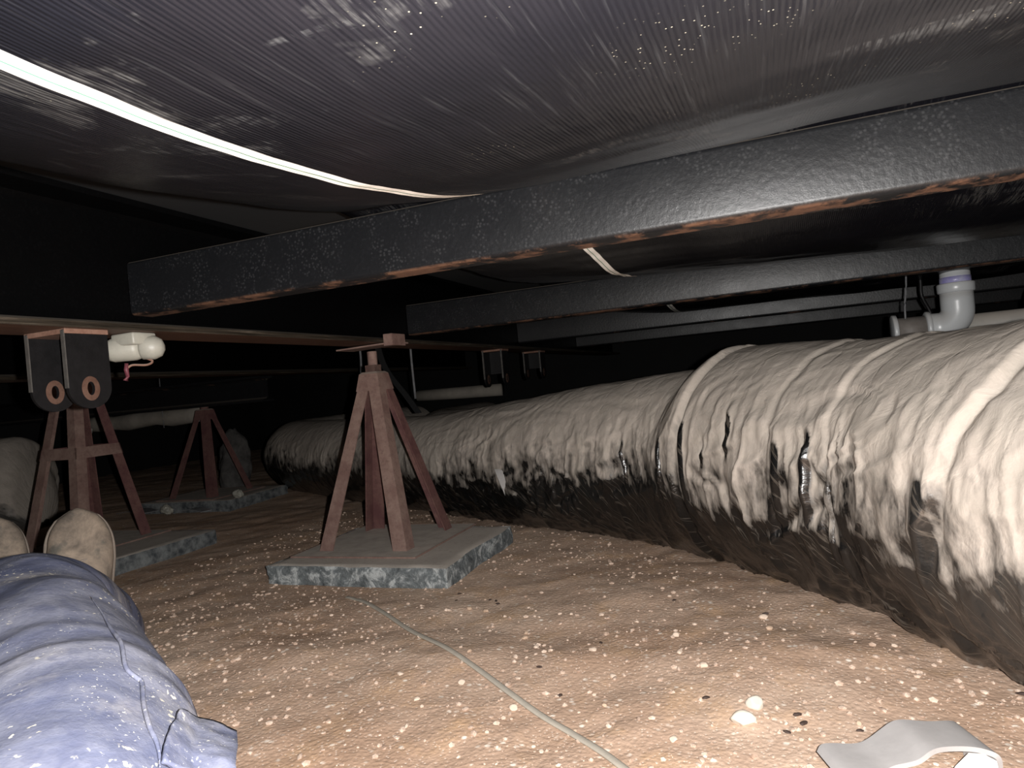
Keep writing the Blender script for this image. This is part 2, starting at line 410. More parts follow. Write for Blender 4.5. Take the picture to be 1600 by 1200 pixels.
# ------------------------------------------------------------------ the setting
def ground_h(x, y):
    x = np.asarray(x, float); y = np.asarray(y, float)
    h = .018*fbm(x*.9, y*.9, 0, 3, 3) + .010*fbm(x*3.1, y*3.1, 0, 4, 5) + .0055*fbm(x*14, y*14, 0, 4, 9)
    r1 = np.exp(-((x+.75)/.75)**2)*np.exp(-((y-1.28-.12*x)/.09)**2)*.012    # low ridge scraped up in front of the pads
    for cx, cy in ((-1.14, 1.88), (-2.4, 1.88), (-3.0, 3.02)):              # ground is packed level under the pads
        h = h*(1-.85*np.exp(-(((x-cx)/.42)**4 + ((y-cy)/.36)**4)))
    return h + r1
nx, ny = 620, 620
s = np.linspace(0, 1, nx); xs = -8 + 16*(s + .0)  # uniform in parameter, warped towards the camera
xs = np.sign(s-.52)*np.abs(s-.52)**1.9*26 - .2
ys = -1.6 + 9.6*(np.linspace(0, 1, ny)**1.7)
X, Y = np.meshgrid(xs, ys, indexing='ij')
floor = grid_obj('floor', np.stack([X, Y, ground_h(X, Y)], -1), M['sand'], flip=False)
tag(floor, 'sandy pinkish soil floor of the crawl space', kind='structure')

bm = bmesh.new(); add_box(bm, (-6, -1.6, .955), (4, 7, .985)); o = bm_obj('ceiling', bm, M['dark']); tag(o, 'dark underside of the house floor', kind='structure')
for nm, lo, hi in (('wall_back', (-6, 7, -.1), (4, 7.05, .98)), ('wall_left', (-6.05, -1.6, -.1), (-6, 7, .98)), ('wall_right', (4, -1.6, -.1), (4.05, 7, .98))):
    bm = bmesh.new(); add_box(bm, lo, hi); o = bm_obj(nm, bm, M['skirt']); tag(o, 'dark skirting wall around the crawl space', kind='structure')

# ------------------------------------------------------------------ belly wrap, sagging between the cross members
BAYS = [(-.45, 1.02, .162), (1.02, 2.15, .085), (2.15, 3.30, .10), (3.30, 4.45, .08), (4.45, 5.6, .06)]
XR = 3.6
def belly_z(x, y):
    d = np.where(x < -.2, np.abs(x+.2), 0)
    hc = .322 + .10*sstep(-.64, -.84, x)
    fu = np.clip(1-(d/.62)**2, 0, 1)
    fu = np.where(x < -.2, fu, 1)*(1-sstep(2.6, 3.5, x)*.9)
    h = hc.copy() if hasattr(hc, 'copy') else hc
    for i, (a, b, sg) in enumerate(BAYS):
        t = (y-a)/(b-a); k = (t >= 0) & (t <= 1); t = np.clip(t, 0, 1)
        sag = sg*(1 + (.30*sstep(-.3, .4, x) if i == 1 else (-.16*sstep(-.25, .35, x) if i == 0 else 0.)))
        h = h - np.where(k, sag*fu*np.sin(math.pi*t)**.85, 0)
    lf = fbm(x*1.6, y*2.2, 0, 3, 21)
    pleat = fbm(x*3 + y*1.2, y*7, 0, 3, 27)
    edge = np.minimum.reduce([np.abs(y-v) for v in (-.45, 1.02, 2.15, 3.3, 4.45, 5.6)])
    q = sstep(0, .2, edge)
    return CAM_Z + h + (.010*lf*(.35+.65*sstep(-.2, .2, x)) + .004*pleat)*q
bx_ = np.linspace(-.715, XR, 400); by_ = np.linspace(-.45, 5.6, 920)
X, Y = np.meshgrid(bx_, by_, indexing='ij')
belly = grid_obj('belly_wrap', np.stack([X, Y, belly_z(X, Y)], -1), M['belly'], flip=True)
tag(belly, 'black woven plastic belly sheet bulging down under the floor, with a white printed stripe', 'sheet')

# ------------------------------------------------------------------ chassis steel
def channel(name, y, x0, x1, mat, z0=.735, z1=.843, fl=.05, th=.006, label='', group='black cross members'):
    """C section along x, web towards the camera, flanges pointing away, rounded outer corners"""
    rr = .009; arc = []
    for k in range(5):
        a = k/4*math.pi/2; arc.append((a))
    out = [(fl, z0)] + [(rr-rr*math.sin(a), z0+rr-rr*math.cos(a)) for a in arc] + [(rr-rr*math.cos(a), z1-rr+rr*math.sin(a)) for a in arc] + [(fl, z1)]
    inn = [(fl, z1-th), (th+.003, z1-th), (th, z1-th-.003), (th, z0+th+.003), (th+.003, z0+th), (fl, z0+th)]
    poly = out+inn
    n = 120
    P = np.zeros((n+1, len(poly), 3))
    for i in range(n+1):
        x = x0+(x1-x0)*i/n
        for k, (a, b) in enumerate(poly): P[i, k] = (x, y+a, b)
    o = grid_obj(name, P, mat, wrap_v=True)
    m = o.modifiers.new('edge', 'EDGE_SPLIT'); m.split_angle = R(35)
    return tag(o, label, 'beam', group)
WEBX = -1.185
cross = [(1.02, 'nearest black steel cross member under the belly sheet, rust along its bottom edge'),
         (2.15, 'second black cross member back, just in front of the white drain riser'),
         (3.30, 'third black cross member, passing behind the white drain riser'),
         (4.45, 'fourth cross member back, low and faint in the dark')]
for y, lb in cross:
    o = channel('cross_member', y, WEBX+.0062, 3.4, M['beam'] if y < 3 else M['beam_far'], label=lb)
# weld bead where the nearest one meets the rail
def ibeam(name, x, z0, y0, y1, h, wdt, mat, label, th=.016, axis='y', web=.009):
    poly = [(-wdt/2, 0), (wdt/2, 0), (wdt/2, th*.7), (web/2+.008, th), (web/2, th+.008), (web/2, h-th-.008), (web/2+.008, h-th), (wdt/2, h-th*.7), (wdt/2, h), (-wdt/2, h), (-wdt/2, h-th*.7), (-web/2-.008, h-th), (-web/2, h-th-.008), (-web/2, th+.008), (-web/2-.008, th), (-wdt/2, th*.7)]
    n = 60; P = np.zeros((n+1, len(poly), 3))
    for i in range(n+1):
        y = y0+(y1-y0)*i/n
        for k, (a, b) in enumerate(poly): P[i, k] = (x+a, y, z0+b) if axis == 'y' else (y, x+a, z0+b)
    o = grid_obj(name, P, mat, wrap_v=True, flip=(axis == 'y'))
    m = o.modifiers.new('edge', 'EDGE_SPLIT'); m.split_angle = R(35)
    return tag(o, label, 'beam')
ibeam('main_rail', WEBX, .697, -.9, 5.6, .255, .13, M['rail'], 'long black chassis rail resting on the pyramid stand with the tilted saddle')
ibeam('main_rail', -2.52, .700, -.9, 5.6, .25, .14, M['rail'], 'far black chassis rail above the braced pier stand, lost in the dark')
ibeam('transverse_beam', 3.02, .556, -5.6, -2.55, .14, .10, M['beam_far'], 'dark rusty beam lying across the far pyramid stand in the back', axis='x')

# ------------------------------------------------------------------ spring hangers
def hanger(y, label, x=WEBX, depth=.140, wid=.084, gap=.098):
    root = empty('spring_hanger', (x, y, .697), label, 'hanger bracket', 'spring hangers under the main rail')
    zt, zb = .694, .694-depth
    def side(xx):
        bm = bmesh.new()
        poly = [(-wid/2, 0), (wid/2, 0), (wid/2, -depth+wid*.45)]
        for k in range(1, 12):
            a = math.pi*k/12; poly.append((wid/2*math.cos(a), -depth+wid*.45-wid*.45*math.sin(a)))
        poly.append((-wid/2, -depth+wid*.45))
        cz = -depth+.036; rh = .0075
        # plate with a bolt hole: ring bridge
        n = 36; outer = []
        P = [Vector((p[0], p[1])) for p in poly]
        for k in range(n):
            a = 2*math.pi*k/n; d = Vector((math.cos(a), math.sin(a))); c = Vector((0, cz)); best = None
            for i in range(len(P)):
                p, q = P[i], P[(i+1) % len(P)]; e = q-p
                den = d.x*e.y-d.y*e.x
                if abs(den) < 1e-9: continue
                w_ = p-c; t = (w_.x*e.y-w_.y*e.x)/den; u = (w_.x*d.y-w_.y*d.x)/den
                if t > 0 and -1e-6 <= u <= 1+1e-6 and (best is None or t < best): best = t
            outer.append(c+d*best)
        # snap to true corners
        for cr in (P[0], P[1]):
            j = min(range(n), key=lambda k: (outer[k]-cr).length); outer[j] = cr
        inner = [Vector((rh*math.cos(2*math.pi*k/n), cz+1.5*rh*math.sin(2*math.pi*k/n))) for k in range(n)]
        th = .006
        V = lambda p, dx: bm.verts.new((xx+dx, y+p.x, .694+p.y))
        of, ob = [V(p, 0) for p in outer], [V(p, th) for p in outer]
        jf, jb = [V(p, 0) for p in inner], [V(p, th) for p in inner]
        for k in range(n):
            l = (k+1) % n
            for f in ((of[k], of[l], jf[l], jf[k]), (ob[l], ob[k], jb[k], jb[l]), (of[l], of[k], ob[k], ob[l]), (jf[k], jf[l], jb[l], jb[k])): bm.faces.new(f)
        bmesh.ops.recalc_face_normals(bm, faces=bm.faces)
        o = bm_obj('side_plate', bm, M['hang'], root)
        # bright rubbed patch and rim
        b2 = bmesh.new(); rr = [.022, .0085]
        ringo = [b2.verts.new((xx+th+.0006, y+.0+rr[0]*.8*math.cos(a), .694+cz+rr[0]*math.sin(a))) for a in [2*math.pi*k/28 for k in range(28)]]
        ringi = [b2.verts.new((xx+th+.0012, y+rr[1]*.85*math.cos(a), .694+cz+rr[1]*1.45*math.sin(a))) for a in [2*math.pi*k/28 for k in range(28)]]
        for k in range(28): b2.faces.new((ringo[k], ringo[(k+1) % 28], ringi[(k+1) % 28], ringi[k]))
        bmesh.ops.solidify(b2, geom=b2.faces[:], thickness=.0008)
        p2 = bm_obj('bolt_ring', b2, M['bare'], None); p2.parent = o; p2['label'] = 'rubbed rusty ring around the bolt hole'
        b3 = bmesh.new()
        add_box(b3, (xx-.0008, y-wid/2-.0012, zb+wid*.45), (xx+th+.0008, y-wid/2+.0012, zt))
        add_box(b3, (xx+.0, y-wid/2, zt-.001), (xx+th+.0008, y+wid/2, zt+.001))
        e = bm_obj('worn_edge', b3, M['lip'], None); e.parent = o
    side(x-gap/2); side(x+gap/2-.006)
    bm = bmesh.new(); add_box(bm, (x-gap/2-.003, y-wid/2, .688), (x+gap/2+.003, y+wid/2, .6968), .001)
    bm_obj('top_plate', bm, M['bare'], root)
    bm = bmesh.new(); add_box(bm, (x-gap/2+.006, y+wid/2-.008, zb+.06), (x+gap/2-.006, y+wid/2-.002, .688)); bm_obj('back_plate', bm, M['hang'], root)
    return root
hanger(.885, 'black steel hanger bracket with two holed plates, nearest under the rail')
hanger(2.98, 'dim hanger bracket under the rail just beyond the pyramid stand', depth=.17)
hanger(3.55, 'farthest dim rusty hanger bracket under the rail, above the black duct', depth=.15)

# white plastic fitting behind the near hanger
root = empty('plastic_fitting', (-1.16, 1.03, .697), 'cream plastic fitting with a red wire, tucked behind the nearest hanger bracket', 'fitting')
bm = bmesh.new(); add_tube(bm, [(-1.215, .985, .665), (-1.205, .995, .667), (-1.17, 1.015, .668), (-1.16, 1.02, .668)], [.018, .024, .024, .020], 18)
bm_obj('collar', bm, M['white'], root, True)
bm = bmesh.new(); add_tube(bm, [(-1.163, 1.018, .668), (-1.158, 1.022, .668), (-1.14, 1.034, .667), (-1.130, 1.042, .666), (-1.126, 1.045, .666)], [.018, .024, .024, .017, .006], 18)
bm_obj('cap', bm, M['white'], root, True)
bm = bmesh.new(); add_box(bm, (-1.20, .985, .6725), (-1.14, 1.04, .6969), .004); bm_obj('mounting_tab', bm, M['white'], root, True)
bm = bmesh.new(); add_tube(bm, catmull([(-1.155, 1.02, .648), (-1.145, 1.03, .640), (-1.15, 1.02, .633), (-1.165, 1.0, .634), (-1.172, .993, .628)], 5), .0022, 8)
bm_obj('wire_loop', bm, M['bare'], root, True)
bm = bmesh.new(); add_tube(bm, [(-1.172, .993, .638), (-1.173, .992, .625), (-1.172, .992, .612), (-1.174, .990, .604)], [.0035, .0045, .004, .0055], 10)
bm_obj('red_lead', bm, M['pink'], root, True)

# ------------------------------------------------------------------ pier stands and pads
def pad(cx, cy, sx, sy, th, rz, label, seed, em='edge_dark'):
    n1, n2, n3 = 44, 38, 8
    bm = bmesh.new()
    bmesh.ops.create_cube(bm, size=1)
    bmesh.ops.subdivide_edges(bm, edges=bm.edges[:], cuts=31, use_grid_fill=True)
    co = np.array([v.co[:] for v in bm.verts])
    p = co*np.array([sx, sy, th])
    side = np.maximum(np.abs(co[:, 0]), np.abs(co[:, 1])) > .49
    nz_ = fbm(p[:, 0]*18+seed, p[:, 1]*18, p[:, 2]*25, 4, seed)
    nl = fbm(p[:, 0]*6+seed, p[:, 1]*6, p[:, 2]*9, 3, seed+3)
    inw = np.clip(.004+.010*nz_+.012*nl, -.002, .022)
    topcut = np.clip((co[:, 2]-.15)/.35, 0, 1)
    r_ = 1-np.where(side, inw*(.6+.6*topcut), 0)[:, None]/np.array([sx, sy])*2*np.array([1, 1])
    p[:, 0] = np.where(np.abs(co[:, 0]) > .49, p[:, 0]*r_[:, 0], p[:, 0]*(1-.0*inw)); p[:, 1] = np.where(np.abs(co[:, 1]) > .49, p[:, 1]*r_[:, 1], p[:, 1])
    p[:, 2] += np.where(co[:, 2] > .49, .0012*fbm(p[:, 0]*9, p[:, 1]*9, 0, 3, seed+7), 0)
    rim = (co[:, 2] > .49) & side
    p[:, 2] -= np.where(rim, .004+.006*np.clip(nz_, 0, 1), 0)
    c, s_ = math.cos(rz), math.sin(rz)
    for v, q in zip(bm.verts, p): v.co = (cx+c*q[0]-s_*q[1], cy+s_*q[0]+c*q[1], q[2]+.058-th/2)
    bm.normal_update()
    for f in bm.faces: f.material_index = 0 if f.normal.z > .75 else 1
    o = bm_obj('concrete_pad', bm, [M['conc'], M[em]], None, True)
    m = o.modifiers.new('edge', 'EDGE_SPLIT'); m.split_angle = R(50)
    return tag(o, label, 'pad', 'concrete pads')
pad(-1.143, 1.878, .60, .50, .075, 0, 'grey concrete pad with chipped white edge under the middle pyramid stand', 3, 'edge')
pad(-2.42, 1.88, .62, .50, .075, 0, 'grey concrete pad with dark broken edge, beside the boots', 11)
pad(-3.0, 3.04, .62, .50, .075, .05, 'dusty concrete pad under the farthest stand in the dark', 19)

def stand(cx, cy, hb, ht, z_top, lw, label, braces=False, plate=.215, mat='rust', mat2='rust2'):
    """four angle-iron legs from a base plate to a cap"""
    root = empty('pyramid_stand', (cx, cy, .06), label, 'pier stand', 'pyramid pier stands')
    z0 = .0645
    if plate:
        bm = bmesh.new(); add_box(bm, (cx-plate, cy-plate, .0595), (cx+plate, cy+plate, .0635), .001); bm_obj('base_plate', bm, M['plate'], root)
        bm = bmesh.new()
        for lo, hi in (((-plate-.002, -plate-.002), (plate+.002, -plate+.001)), ((-plate-.002, plate-.001), (plate+.002, plate+.002)), ((-plate-.002, -plate), (-plate+.001, plate)), ((plate-.001, -plate), (plate+.002, plate))):
            add_box(bm, (cx+lo[0], cy+lo[1], .0592), (cx+hi[0], cy+hi[1], .0642))
        o = bm_obj('plate_rim', bm, M['rust'], root)
    for sx, sy in ((-1, -1), (1, -1), (1, 1), (-1, 1)):
        B = Vector((cx+sx*hb, cy+sy*hb, z0)); T = Vector((cx+sx*ht, cy+sy*ht, z_top))
        bm = bmesh.new(); th = .0045
        L = [(0, 0), (-sx*lw, 0), (-sx*lw, -sy*th), (-sx*th, -sy*th), (-sx*th, -sy*lw), (0, -sy*lw)]
        ks = 1.0; kt = .80
        lo = [bm.verts.new(B+Vector((a*ks, b*ks, 0))) for a, b in L]; hi = [bm.verts.new(T+Vector((a*kt, b*kt, 0))) for a, b in L]
        bm.faces.new(lo); bm.faces.new(hi[::-1])
        for i in range(6): bm.faces.new((lo[i], hi[i], hi[(i+1) % 6], lo[(i+1) % 6]))
        bmesh.ops.recalc_face_normals(bm, faces=bm.faces)
        o = bm_obj('leg', bm, M[mat] if sy < 0 else M[mat2], root)
    if braces:
        zb = .06+.55*(z_top-.06); f = (zb-z0)/(z_top-z0); h = hb+(ht-hb)*f; zt = zb+.042; h2 = hb+(ht-hb)*((zt-z0)/(z_top-z0))
        for k in range(4):
            a = k*math.pi/2; c, s_ = math.cos(a), math.sin(a)
            rot = lambda x, y: (cx+c*x-s_*y, cy+s_*x+c*y)
            bm = bmesh.new(); e = .002
            q = [(-h-e, -h-e, zb), (h+e, -h-e, zb), (h2+e, -h2-e, zt), (-h2-e, -h2-e, zt)]
            lo = [bm.verts.new((*rot(x, y), z)) for x, y, z in q]; hi = [bm.verts.new((*rot(x, y+.004), z)) for x, y, z in q]
            bm.faces.new(lo); bm.faces.new(hi[::-1])
            for i in range(4): bm.faces.new((lo[i], hi[i], hi[(i+1) % 4], lo[(i+1) % 4]))
            bmesh.ops.recalc_face_normals(bm, faces=bm.faces)
            bm_obj('brace', bm, M[mat] if k in (0, 1) else M[mat2], root)
    # cap: folded cone block, sleeve nut, threaded rod
    bm = bmesh.new(); c2 = ht+.004
    v1 = [bm.verts.new((cx+a*(c2+.010), cy+b*(c2+.010), z_top-.05)) for a, b in ((-1, -1), (1, -1), (1, 1), (-1, 1))]
    v2 = [bm.verts.new((cx+a*c2, cy+b*c2, z_top+.004)) for a, b in ((-1, -1), (1, -1), (1, 1), (-1, 1))]
    v3 = [bm.verts.new((cx+a*(c2-.008), cy+b*(c2-.008), z_top+.010)) for a, b in ((-1, -1), (1, -1), (1, 1), (-1, 1))]
    for A, B_ in ((v1, v2), (v2, v3)):
        for i in range(4): bm.faces.new((A[i], A[(i+1) % 4], B_[(i+1) % 4], B_[i]))
    bm.faces.new(v3); bm.faces.new(v1[::-1]); bm_obj('cap', bm, M[mat], root)
    return root
st = stand(-1.195, 1.925, .155, .030, .600, .048, 'rust-red four-legged pyramid stand in the middle, holding the rail on a tilted saddle')
zt = .608; cx, cy = -1.195, 1.925
bm = bmesh.new()
for k in range(2): add_tube(bm, [(cx, cy, zt+.0), (cx, cy, zt+.024)], .026, 4)
bmesh.ops.rotate(bm, verts=bm.verts, cent=(cx, cy, zt), matrix=Matrix.Rotation(R(42), 3, 'Z'))
bm_obj('nut', bm, M['rust'], st)
bm = bmesh.new()
pts = []; rads = []
for k in range(41): pts.append((cx, cy, zt+.02+k*.0012)); rads.append(.0165 if k % 2 else .0150)
add_tube(bm, pts, rads, 14); bm_obj('threaded_rod', bm, M['rust'], st, True)
bm = bmesh.new(); rot = Matrix.Rotation(R(2), 3, 'Y')
add_box(bm, (cx-.102, cy-.05, .6885), (cx+.110, cy+.05, .6935), .001, Matrix.Rotation(R(-1.5), 3, 'Y'), (cx, cy, .693))
add_box(bm, (cx+.106, cy-.05, .685), (cx+.110, cy+.03, .722), .001)
add_box(bm, (cx+.079, cy-.054, .685), (cx+.110, cy-.050, .722), .001)
bm_obj('saddle', bm, M['rust'], st)

st1 = stand(-2.52, 1.90, .152, .052, .672, .046, 'rust-red pier stand with cross braces behind the nearest hanger bracket and the boots', braces=True, plate=.20)
bm = bmesh.new(); add_tube(bm, [(-2.52, 1.90, .676), (-2.52, 1.90, .6995)], .022, 12); bm_obj('threaded_rod', bm, M['rust2'], st1, True)
st3 = stand(-3.0, 3.02, .155, .030, .535, .044, 'farthest pyramid stand, dim brown, holding the transverse beam at the back', plate=.20, mat='rust2')
bm = bmesh.new(); add_tube(bm, [(-3.0, 3.02, .54), (-3.0, 3.02, .557)], .022, 12); bm_obj('threaded_rod', bm, M['rust2'], st3, True)

# ------------------------------------------------------------------ ducts
def duct(name, centre, rad_fn, mat, label, group, n_s, n_a, wr=1.0, seams=(), seed=0, dust_off=0., closed_end=False, strips=()):
    c = catmull(centre, 60)
    d = np.r_[0, np.cumsum(np.linalg.norm(np.diff(c, axis=0), axis=1))]
    S = np.linspace(0, d[-1], n_s)
    px, py = np.interp(S, d, c[:, 0]), np.interp(S, d, c[:, 1])
    tx, ty = np.gradient(px, S), np.gradient(py, S); k = np.hypot(tx, ty); tx, ty = tx/k, ty/k
    A = np.linspace(0, 2*math.pi, n_a, endpoint=False)          # 0 = top, growing towards the camera side
    s_, a_ = np.meshgrid(S, A, indexing='ij')
    r = rad_fn(s_)
    ww = np.minimum(a_, 2*math.pi-a_)                            # 0 top .. pi bottom
    ca, sa = np.cos(a_)*1.1, np.sin(a_)*1.1
    side = sstep(.45, 1.65, ww)
    sl = s_ + .05*np.sin(a_) + .03*fbm(s_*3, a_*1.5, 0, 2, seed+50)
    # long folds running round the duct
    def ridge(fs, fa, o, sd):
        q = fbm(sl*fs, ca*fa, sa*fa, o, sd); return 1-np.abs(q)*2.2
    f1 = np.clip(ridge(5, .7, 3, seed+1), -1, 1)
    f2 = np.clip(ridge(15, 1.1, 3, seed+2), -1, 1)
    f3 = np.clip(ridge(38, 2.2, 3, seed+3), -1, 1)
    mod = .55+.9*np.clip(fbm(s_*1.8, ca*.8, sa*.8, 2, seed+4)+.3, 0, 1)
    f4 = np.clip(1-np.abs(fbm(sl*9+2*fbm(s_*4, a_*2, 0, 2, seed+31), ca*2.3+s_*2.5, sa*2.3, 2, seed+33))*3, -1, 1)
    far_ = 1-.6*sstep(3.0, 4.0, s_) if seed == 4 else 1.
    dr = far_*wr*mod*(side*(.010*f1+.009*f2**3+.007*f4+.0006*f3) + (1-side)*(.003*f1+.0025*f4))
    for (sk, a0, a1, wd) in strips:
        e = (sl-sk)/wd; win = sstep(a0, a0+.25, ww)*(1-sstep(a1-.2, a1, ww))
        dr += .010*win*(np.exp(-e**2)-.8*np.exp(-((e-2.2)/.9)**2))
    for (sk, hgt, sharp, lean) in seams:                         # overlapping wraps
        e = sl + lean*np.cos(a_) - sk + .012*fbm(a_*2, s_*0+sk, 0, 3, seed+9)
        dr += hgt*np.exp(-np.abs(e)/sharp)*sstep(-.010, .010, e) - .5*hgt*np.exp(-((e+.008)/.010)**2)
    rr = r+dr
    x = px[:, None] - (-ty[:, None])*rr*np.sin(a_)*-1*0
    # camera side normal = left of travel direction chosen so that positive angles face the camera
    nxv, nyv = ty, -tx
    sgn = -np.sign(nxv*(px-0)+nyv*(py-0)); sgn[sgn == 0] = 1; sgn = np.full_like(sgn, np.sign(sgn.mean()))
    x = px[:, None]+(nxv*sgn)[:, None]*rr*np.sin(a_)*1.02
    y = py[:, None]+(nyv*sgn)[:, None]*rr*np.sin(a_)*1.02
    z = r*.985+rr*np.cos(a_)
    gz = ground_h(x, y)
    z = np.where(z < gz+.006, gz+.004-.0*z, z)
    z = np.where(ww > 2.2, np.maximum(z, gz+.003), z)
    dust = 1.12-.43*ww - .30*sstep(1.75, 2.3, ww) + dust_off + .22*fbm(s_*2.6, a_*.8, 0, 3, seed+12) + .10*f1*side
    for (sk, a0, a1, wd) in strips:
        e = (sl-sk)/wd; dust = dust-1.3*np.exp(-(e/.8)**4)*sstep(a0+.1, a0+.3, ww)*(1-sstep(a1-.3, a1, ww))
    o = grid_obj(name, np.stack([x, y, z], -1), mat, wrap_v=True, attrs={'al': s_, 'an': a_, 'dust': dust}, flip=(sgn[0] > 0))
    return tag(o, label, 'duct', group)
off = .12
E_ = [(.60, .77), (.33, 1.24), (.19, 1.485), (-.15, 1.9), (-.41, 2.09), (-.92, 2.34), (-1.69, 2.74), (-2.45, 3.17)]
cen = []
for i, p in enumerate(E_):
    q0, q1 = E_[max(i-1, 0)], E_[min(i+1, len(E_)-1)]
    t = np.array(q1)-np.array(q0); t /= np.linalg.norm(t); nn = np.array([-t[1], t[0]])
    if nn[1] < 0: nn = -nn
    if nn[0] < 0 and i < 3: nn = -nn
    cen.append(tuple(np.array(p)+nn*off))
cen = [(1.05, .10), (.93, .45)] + cen + [(-2.82, 3.62), (-2.86, 4.3), (-2.75, 5.0)]
def rad(s):
    r = .212 + .050*sstep(3.9, 2.3, s) + .026*sstep(2.30, 2.16, s) - .009*sstep(2.1, 1.7, s)
    return r
duct('flexible_duct', cen, rad, M['wrap'], 'big black plastic wrapped duct under tan dust, winding over the ground on the right', None, 1500, 260, 1.0,
     seams=((2.19, .012, .16, .03), (1.86, .004, .10, .04), (1.66, .005, .05, .03), (1.36, .011, .10, .06)), seed=4,
     strips=((2.14, 1.0, 2.1, .010), (2.25, 1.15, 1.9, .008), (2.52, 1.1, 1.8, .006), (1.80, 1.1, 2.0, .012), (1.70, 1.0, 1.8, .009), (1.37, 1.2, 2.3, .014), (1.96, .9, 1.5, .008), (2.05, 1.2, 1.6, .006)))
duct('flexible_duct', [(-3.62, 2.50), (-3.8, 2.45), (-4.4, 2.4), (-5.6, 2.35)], lambda s: .02+.225*np.sqrt(np.clip(1-np.clip(1-s/.16, 0, 1)**2, 0, 1)), M['wrap'],
     'short end of a tan dusty duct at the far left edge, beside the braced stand', None, 400, 160, .7, seed=31, dust_off=.25)
duct('flexible_duct', [(.6, 4.35), (-.4, 4.0), (-1.2, 3.85), (-1.9, 4.05), (-2.22, 4.5), (-2.25, 5.3)], lambda s: .20+s*0, M['wrap'],
     'dim dusty duct lying behind the big wrapped one, seen just over its top', None, 300, 100, .8, seed=47, dust_off=.2)

# small pale scrap stuck to the side of the big duct
from mathutils.bvhtree import BVHTree
dm = bmesh.new(); dm.from_mesh(bpy.data.objects['flexible_duct'].data); dt = BVHTree.FromBMesh(dm)
e_, ln_, nn_, _d = dt.ray_cast(Vector((0, 0, CAM_Z)), Vector((-0.3793, 0.9258, -0.1365)).normalized())
dm.free()
if e_ is not None:
    out = Vector((-e_.x, -e_.y, 0)).normalized(); acr = Vector((0, 0, 1)).cross(out).normalized()
    bm = bmesh.new(); prev = None
    for k in range(7):
        t = k/6; wd = .014*(1-.5*t); c_ = e_+out*(.010+.006*math.sin(t*4))+acr*(.022*t)+Vector((0, 0, .035-.095*t))
        cur = [bm.verts.new(c_+acr*sx*wd+out*(.003*sx)) for sx in (-1, 1)]
        if prev: bm.faces.new((prev[0], prev[1], cur[1], cur[0]))
        prev = cur
    bmesh.ops.solidify(bm, geom=bm.faces[:], thickness=.0015)
    tag(bm_obj('tape_scrap', bm, M['tape'], None, True), 'small white tape scrap stuck on the black side of the big duct', 'scrap')

# ------------------------------------------------------------------ drain pipes
root = empty('drain_pipe', (.585, 2.55, .575), 'white plastic drain pipe with elbow and purple primer ring, above the black duct', 'pipe')
R3 = .0455
bm = bmesh.new(); add_tube(bm, [(.585, 2.55, .725), (.585, 2.55, .856)], R3*.93, 28); bm_obj('riser', bm, M['pvc'], root, True)
bm = bmesh.new(); add_tube(bm, [(.585, 2.55, .722), (.585, 2.55, .744)], R3*.94+.0012, 28); o = bm_obj('primer_ring', bm, M['primer'], root, True); o['label'] = 'violet primer band'
bm = bmesh.new(); add_tube(bm, [(.585, 2.55, .694), (.585, 2.55, .697), (.585, 2.55, .721), (.585, 2.55, .7245)], [R3*1.10, R3*1.15, R3*1.17, R3*1.12], 32); bm_obj('hub', bm, M['pvc'], root, True)
bm = bmesh.new()
pts = [(.585, 2.55, .697), (.585, 2.55, .665)] + [(.585-.055*(1-math.cos(a)), 2.55, .643-.055*math.sin(a)) for a in [math.pi/2*k/10 for k in range(11)]] + [(.50, 2.55, .588)]
add_tube(bm, pts, R3*1.03, 28, ref=Vector((0, 1, 0))); bm_obj('elbow', bm, M['pvc'], root, True)
bm = bmesh.new(); add_tube(bm, [(.505, 2.55, .588), (.502, 2.55, .588), (.492, 2.55, .588), (.489, 2.55, .588)], [R3*1.05, R3*1.2, R3*1.2, R3*1.06], 32, ref=Vector((0, 1, 0))); bm_obj('elbow_hub', bm, M['pvc'], root, True)
bm = bmesh.new(); add_tube(bm, [(.49, 2.55, .588), (.405, 2.55, .5875)], R3*.95, 28, ref=Vector((0, 1, 0))); o = bm_obj('pipe_stub', bm, M['pvc_brown'], root, True); o['label'] = 'dirty brown stub of pipe'
bm = bmesh.new(); add_tube(bm, [(.410, 2.55, .5875), (.407, 2.55, .5875), (.396, 2.55, .5875), (.394, 2.55, .5875)], [R3, R3*1.2, R3*1.2, R3*1.1], 32, ref=Vector((0, 1, 0))); bm_obj('end_hub', bm, M['pvc'], root, True)
bm = bmesh.new(); add_tube(bm, [(.60, 2.64, .578), (2.6, 2.64, .592)], R3, 28, ref=Vector((0, 1, 0)))
o = bm_obj('waste_pipe', bm, M['pvc_dirty'], None, True); tag(o, 'dusty grey horizontal waste pipe running to the right behind the white elbow', 'pipe')
def ribbon(name, pts, wdt, th, mat, label, cat, group=None, across=None, holes=False):
    c = catmull(pts, 8); bm = bmesh.new(); prev = None
    for i in range(len(c)):
        t = Vector(c[min(i+1, len(c)-1)]-c[max(i-1, 0)]).normalized()
        a = Vector(across) if across else frame(t)[0]
        nrm = t.cross(a).normalized(); p = Vector(c[i])
        cur = [bm.verts.new(p+a*wdt/2*sx+nrm*th/2*sy) for sx, sy in ((-1, -1), (1, -1), (1, 1), (-1, 1))]
        if prev:
            for k in range(4): bm.faces.new((prev[k], prev[(k+1) % 4], cur[(k+1) % 4], cur[k]))
        else: bm.faces.new(cur[::-1])
        prev = cur
    bm.faces.new(prev); bmesh.ops.recalc_face_normals(bm, faces=bm.faces)
    o = bm_obj(name, bm, M[mat], None, False); return tag(o, label, cat, group)
